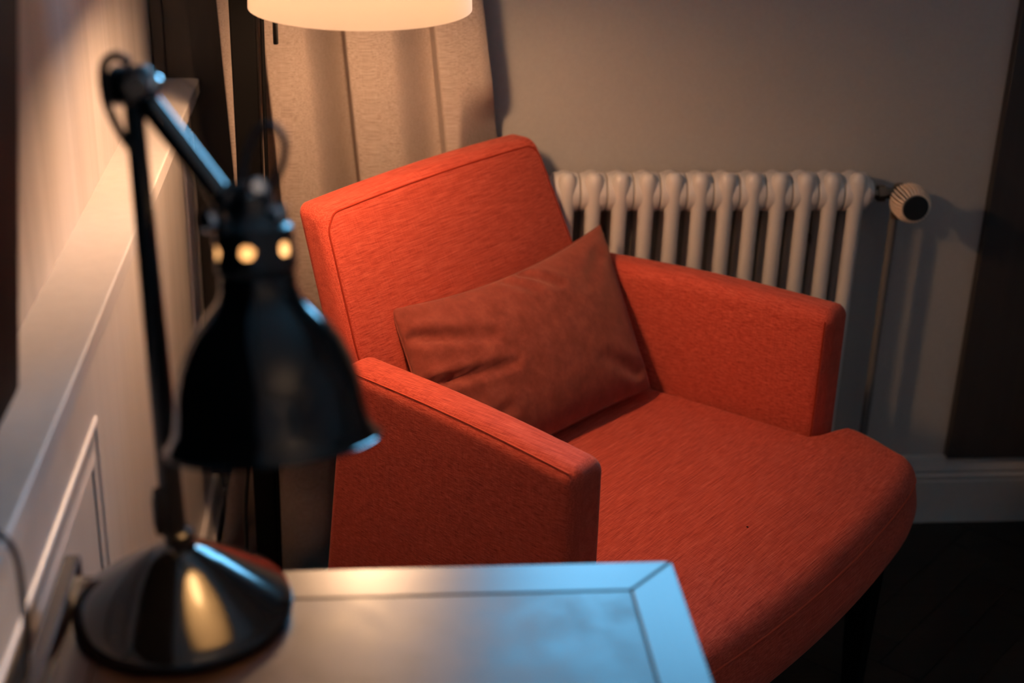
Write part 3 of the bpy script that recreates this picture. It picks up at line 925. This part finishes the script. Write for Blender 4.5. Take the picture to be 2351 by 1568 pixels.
# head joint with its chrome screws
hj = MB().sphere(lo(ARM_E + Vector((0.004, 0, -0.003))), 0.0115)
hj.tube([lo(ARM_E), lo(NECK + Vector((0, 0, 0.008)))], 0.0080, 14)
hjo = hj.build('head_joint', M['black_satin'], dl)
MB().lathe([(0.0055, 0.0), (0.0085, 0.002), (0.0085, 0.012), (0.0055, 0.014)], 12, axis_mat(lo((-0.118, 1.060, 1.136)), (-0.35, -0.75, 0.1))).build('knob', M['chrome'], hjo, angle=30)
MB().lathe([(0.0050, 0.0), (0.0075, 0.002), (0.0075, 0.009), (0.0050, 0.011)], 12, axis_mat(lo((-0.0860, 1.067, 1.156)), (0.1, -0.85, 0.5))).build('knob', M['chrome'], hjo, angle=30)
MB().lathe([(0.0050, 0.0), (0.0085, 0.002), (0.0085, 0.012), (0.0055, 0.014)], 12, axis_mat(lo((-0.0790, 1.062, 1.138)), (0.9, -0.4, 0.05))).build('knob', M['chrome'], hjo, angle=30)
# cap with vent holes, bell shade, white liner, bulb
sm = axis_mat(lo(NECK), axd, (1, 0, 0))
def cap_mesh(inset):
    prof = [(0.0165, -0.004), (0.0185, 0.004), (0.0195, 0.010), (0.0250, 0.016), (0.0300, 0.021)] + [(0.0300 + 0.0006 * i / 18, 0.021 + 0.030 * i / 18) for i in range(1, 19)] + [(0.0285, 0.054), (0.0285, 0.062)]
    prof = [(r_ - inset, h_ + inset * 0.5) for r_, h_ in prof]
    seg = 144
    n = len(prof)
    v = [tuple(sm @ Vector((r * math.cos(2 * PI * k / seg), r * math.sin(2 * PI * k / seg), h))) for k in range(seg) for r, h in prof]
    f = []
    for k in range(seg):
        k2 = (k + 1) % seg
        for i in range(n - 1):
            a = 2 * PI * (k + 0.5) / seg
            h = (prof[i][1] + prof[i + 1][1]) / 2
            r = prof[i][0]
            hole = False
            for q in range(6):
                da = (a - HOLE0 - q * PI / 3 + PI) % (2 * PI) - PI
                if math.hypot(da * r, h - 0.036) < 0.0058:
                    hole = True
            if not hole:
                f.append((k * n + i, k2 * n + i, k2 * n + i + 1, k * n + i + 1))
    f.append(tuple(k * n for k in range(seg)))
    return MB().add(v, f)
# hole row turned so that one vent faces the viewer's side of the room
HSGN = -1
dcam = (sm.inverted() @ (Vector((0, 0, CAM_Z)) - Vector((LX, LY, LZ))))
HOLE0 = math.atan2(dcam.y, dcam.x) - 0.21 * HSGN
cap = cap_mesh(0.0).build('shade_cap', M['black_satin'], dl, angle=40)
cap_mesh(0.0012).build('cap_liner', M['grey_liner'], cap, angle=40)
bell_o = [(0.0288, 0.056), (0.0292, 0.066), (0.0320, 0.074), (0.0410, 0.084), (0.0505, 0.095), (0.0590, 0.109), (0.0655, 0.124), (0.0700, 0.140), (0.0730, 0.156), (0.0750, 0.170), (0.0780, 0.178), (0.0825, 0.1840), (0.0830, 0.1860)]
bell_i = [(r - 0.0013, h + 0.0004) for r, h in bell_o]
bell = MB().lathe(bell_o, 96, sm, False, False).build('shade', M['black_lacquer'], dl, angle=60)
MB().lathe(bell_i, 96, sm, False, False).build('shade_liner', M['white_liner'], bell, angle=60)
MB().tube([tuple(sm @ Vector((0.0830 * math.cos(2 * PI * k / 72), 0.0830 * math.sin(2 * PI * k / 72), 0.1857))) for k in range(73)], 0.0016, 8, False).build('rim', M['black_lacquer'], bell)
MB().lathe([(0.011, 0.000), (0.0125, 0.006), (0.0125, 0.050)], 24, sm).build('socket', M['white_liner'], dl, angle=30)
MB().lathe([(0.0120, 0.050), (0.0140, 0.062), (0.0200, 0.078), (0.0255, 0.092), (0.0275, 0.106), (0.0255, 0.120), (0.0170, 0.131), (0.003, 0.135)], 32, sm).build('bulb', M['bulb_desk'], dl, angle=60)
# cloth-covered lead: loop behind the elbow, loop over the head
MB().tube([lo(p) for p in catmull([(-0.180, 1.108, 1.170), (-0.1905, 1.106, 1.190), (-0.1985, 1.105, 1.215), (-0.1985, 1.107, 1.238), (-0.190, 1.110, 1.246), (-0.180, 1.114, 1.240)], 8)], 0.0035, 10).build('cord_loop', M['cord'], dl)
MB().tube([lo(p) for p in catmull([(-0.1000, 1.073, 1.150), (-0.0960, 1.082, 1.174), (-0.0870, 1.088, 1.194), (-0.0750, 1.088, 1.199), (-0.0660, 1.084, 1.187), (-0.0690, 1.077, 1.170), (-0.0830, 1.072, 1.148)], 8)], 0.0030, 10).build('cord_loop', M['cord'], dl)

# ------------------------------------------------------------------ television on the left wall, with its lead
tvr = thing('television', 'black wall-mounted television at the left edge above the desk', 'television', (-0.31, 0.73, 0.920))
tilt = Matrix.Rotation(math.radians(6.0), 4, 'Y')
def tvbox(hx, hy, hz, c, r):
    return rbox(hx, hy, hz, r, (2, 6, 6), lambda x, y, z: tuple(tilt @ Vector((x + c[0], y + c[1], z + c[2]))))
body = tvbox(0.016, 0.475, 0.275, (-0.018, 0, 0.277), 0.012).build('body', M['black_matt'], tvr, angle=40)
tvbox(0.001, 0.462, 0.262, (-0.0018, 0, 0.277), 0.0009).build('screen', M['screen'], tvr, angle=40)
MB().box(-0.0495, -0.018, -0.10, 0.10, 0.20, 0.36).build('wall_mount', M['black_matt'], tvr, smooth=False)
cordp = catmull([(-0.326, 0.90, 0.935), (-0.312, 0.960, 0.908), (-0.294, 1.000, 0.905), (-0.2790, 1.004, 0.885), (-0.2750, 0.998, 0.845), (-0.2750, 0.990, 0.800), (-0.2750, 0.970, 0.780), (-0.2755, 0.930, 0.7785), (-0.2755, 0.90, 0.7785)], 8)
tag(MB().tube(cordp, 0.0026, 10).build('power_cord', M['cord']), 'thin black cord hanging from the television to the desk rail', 'cord')
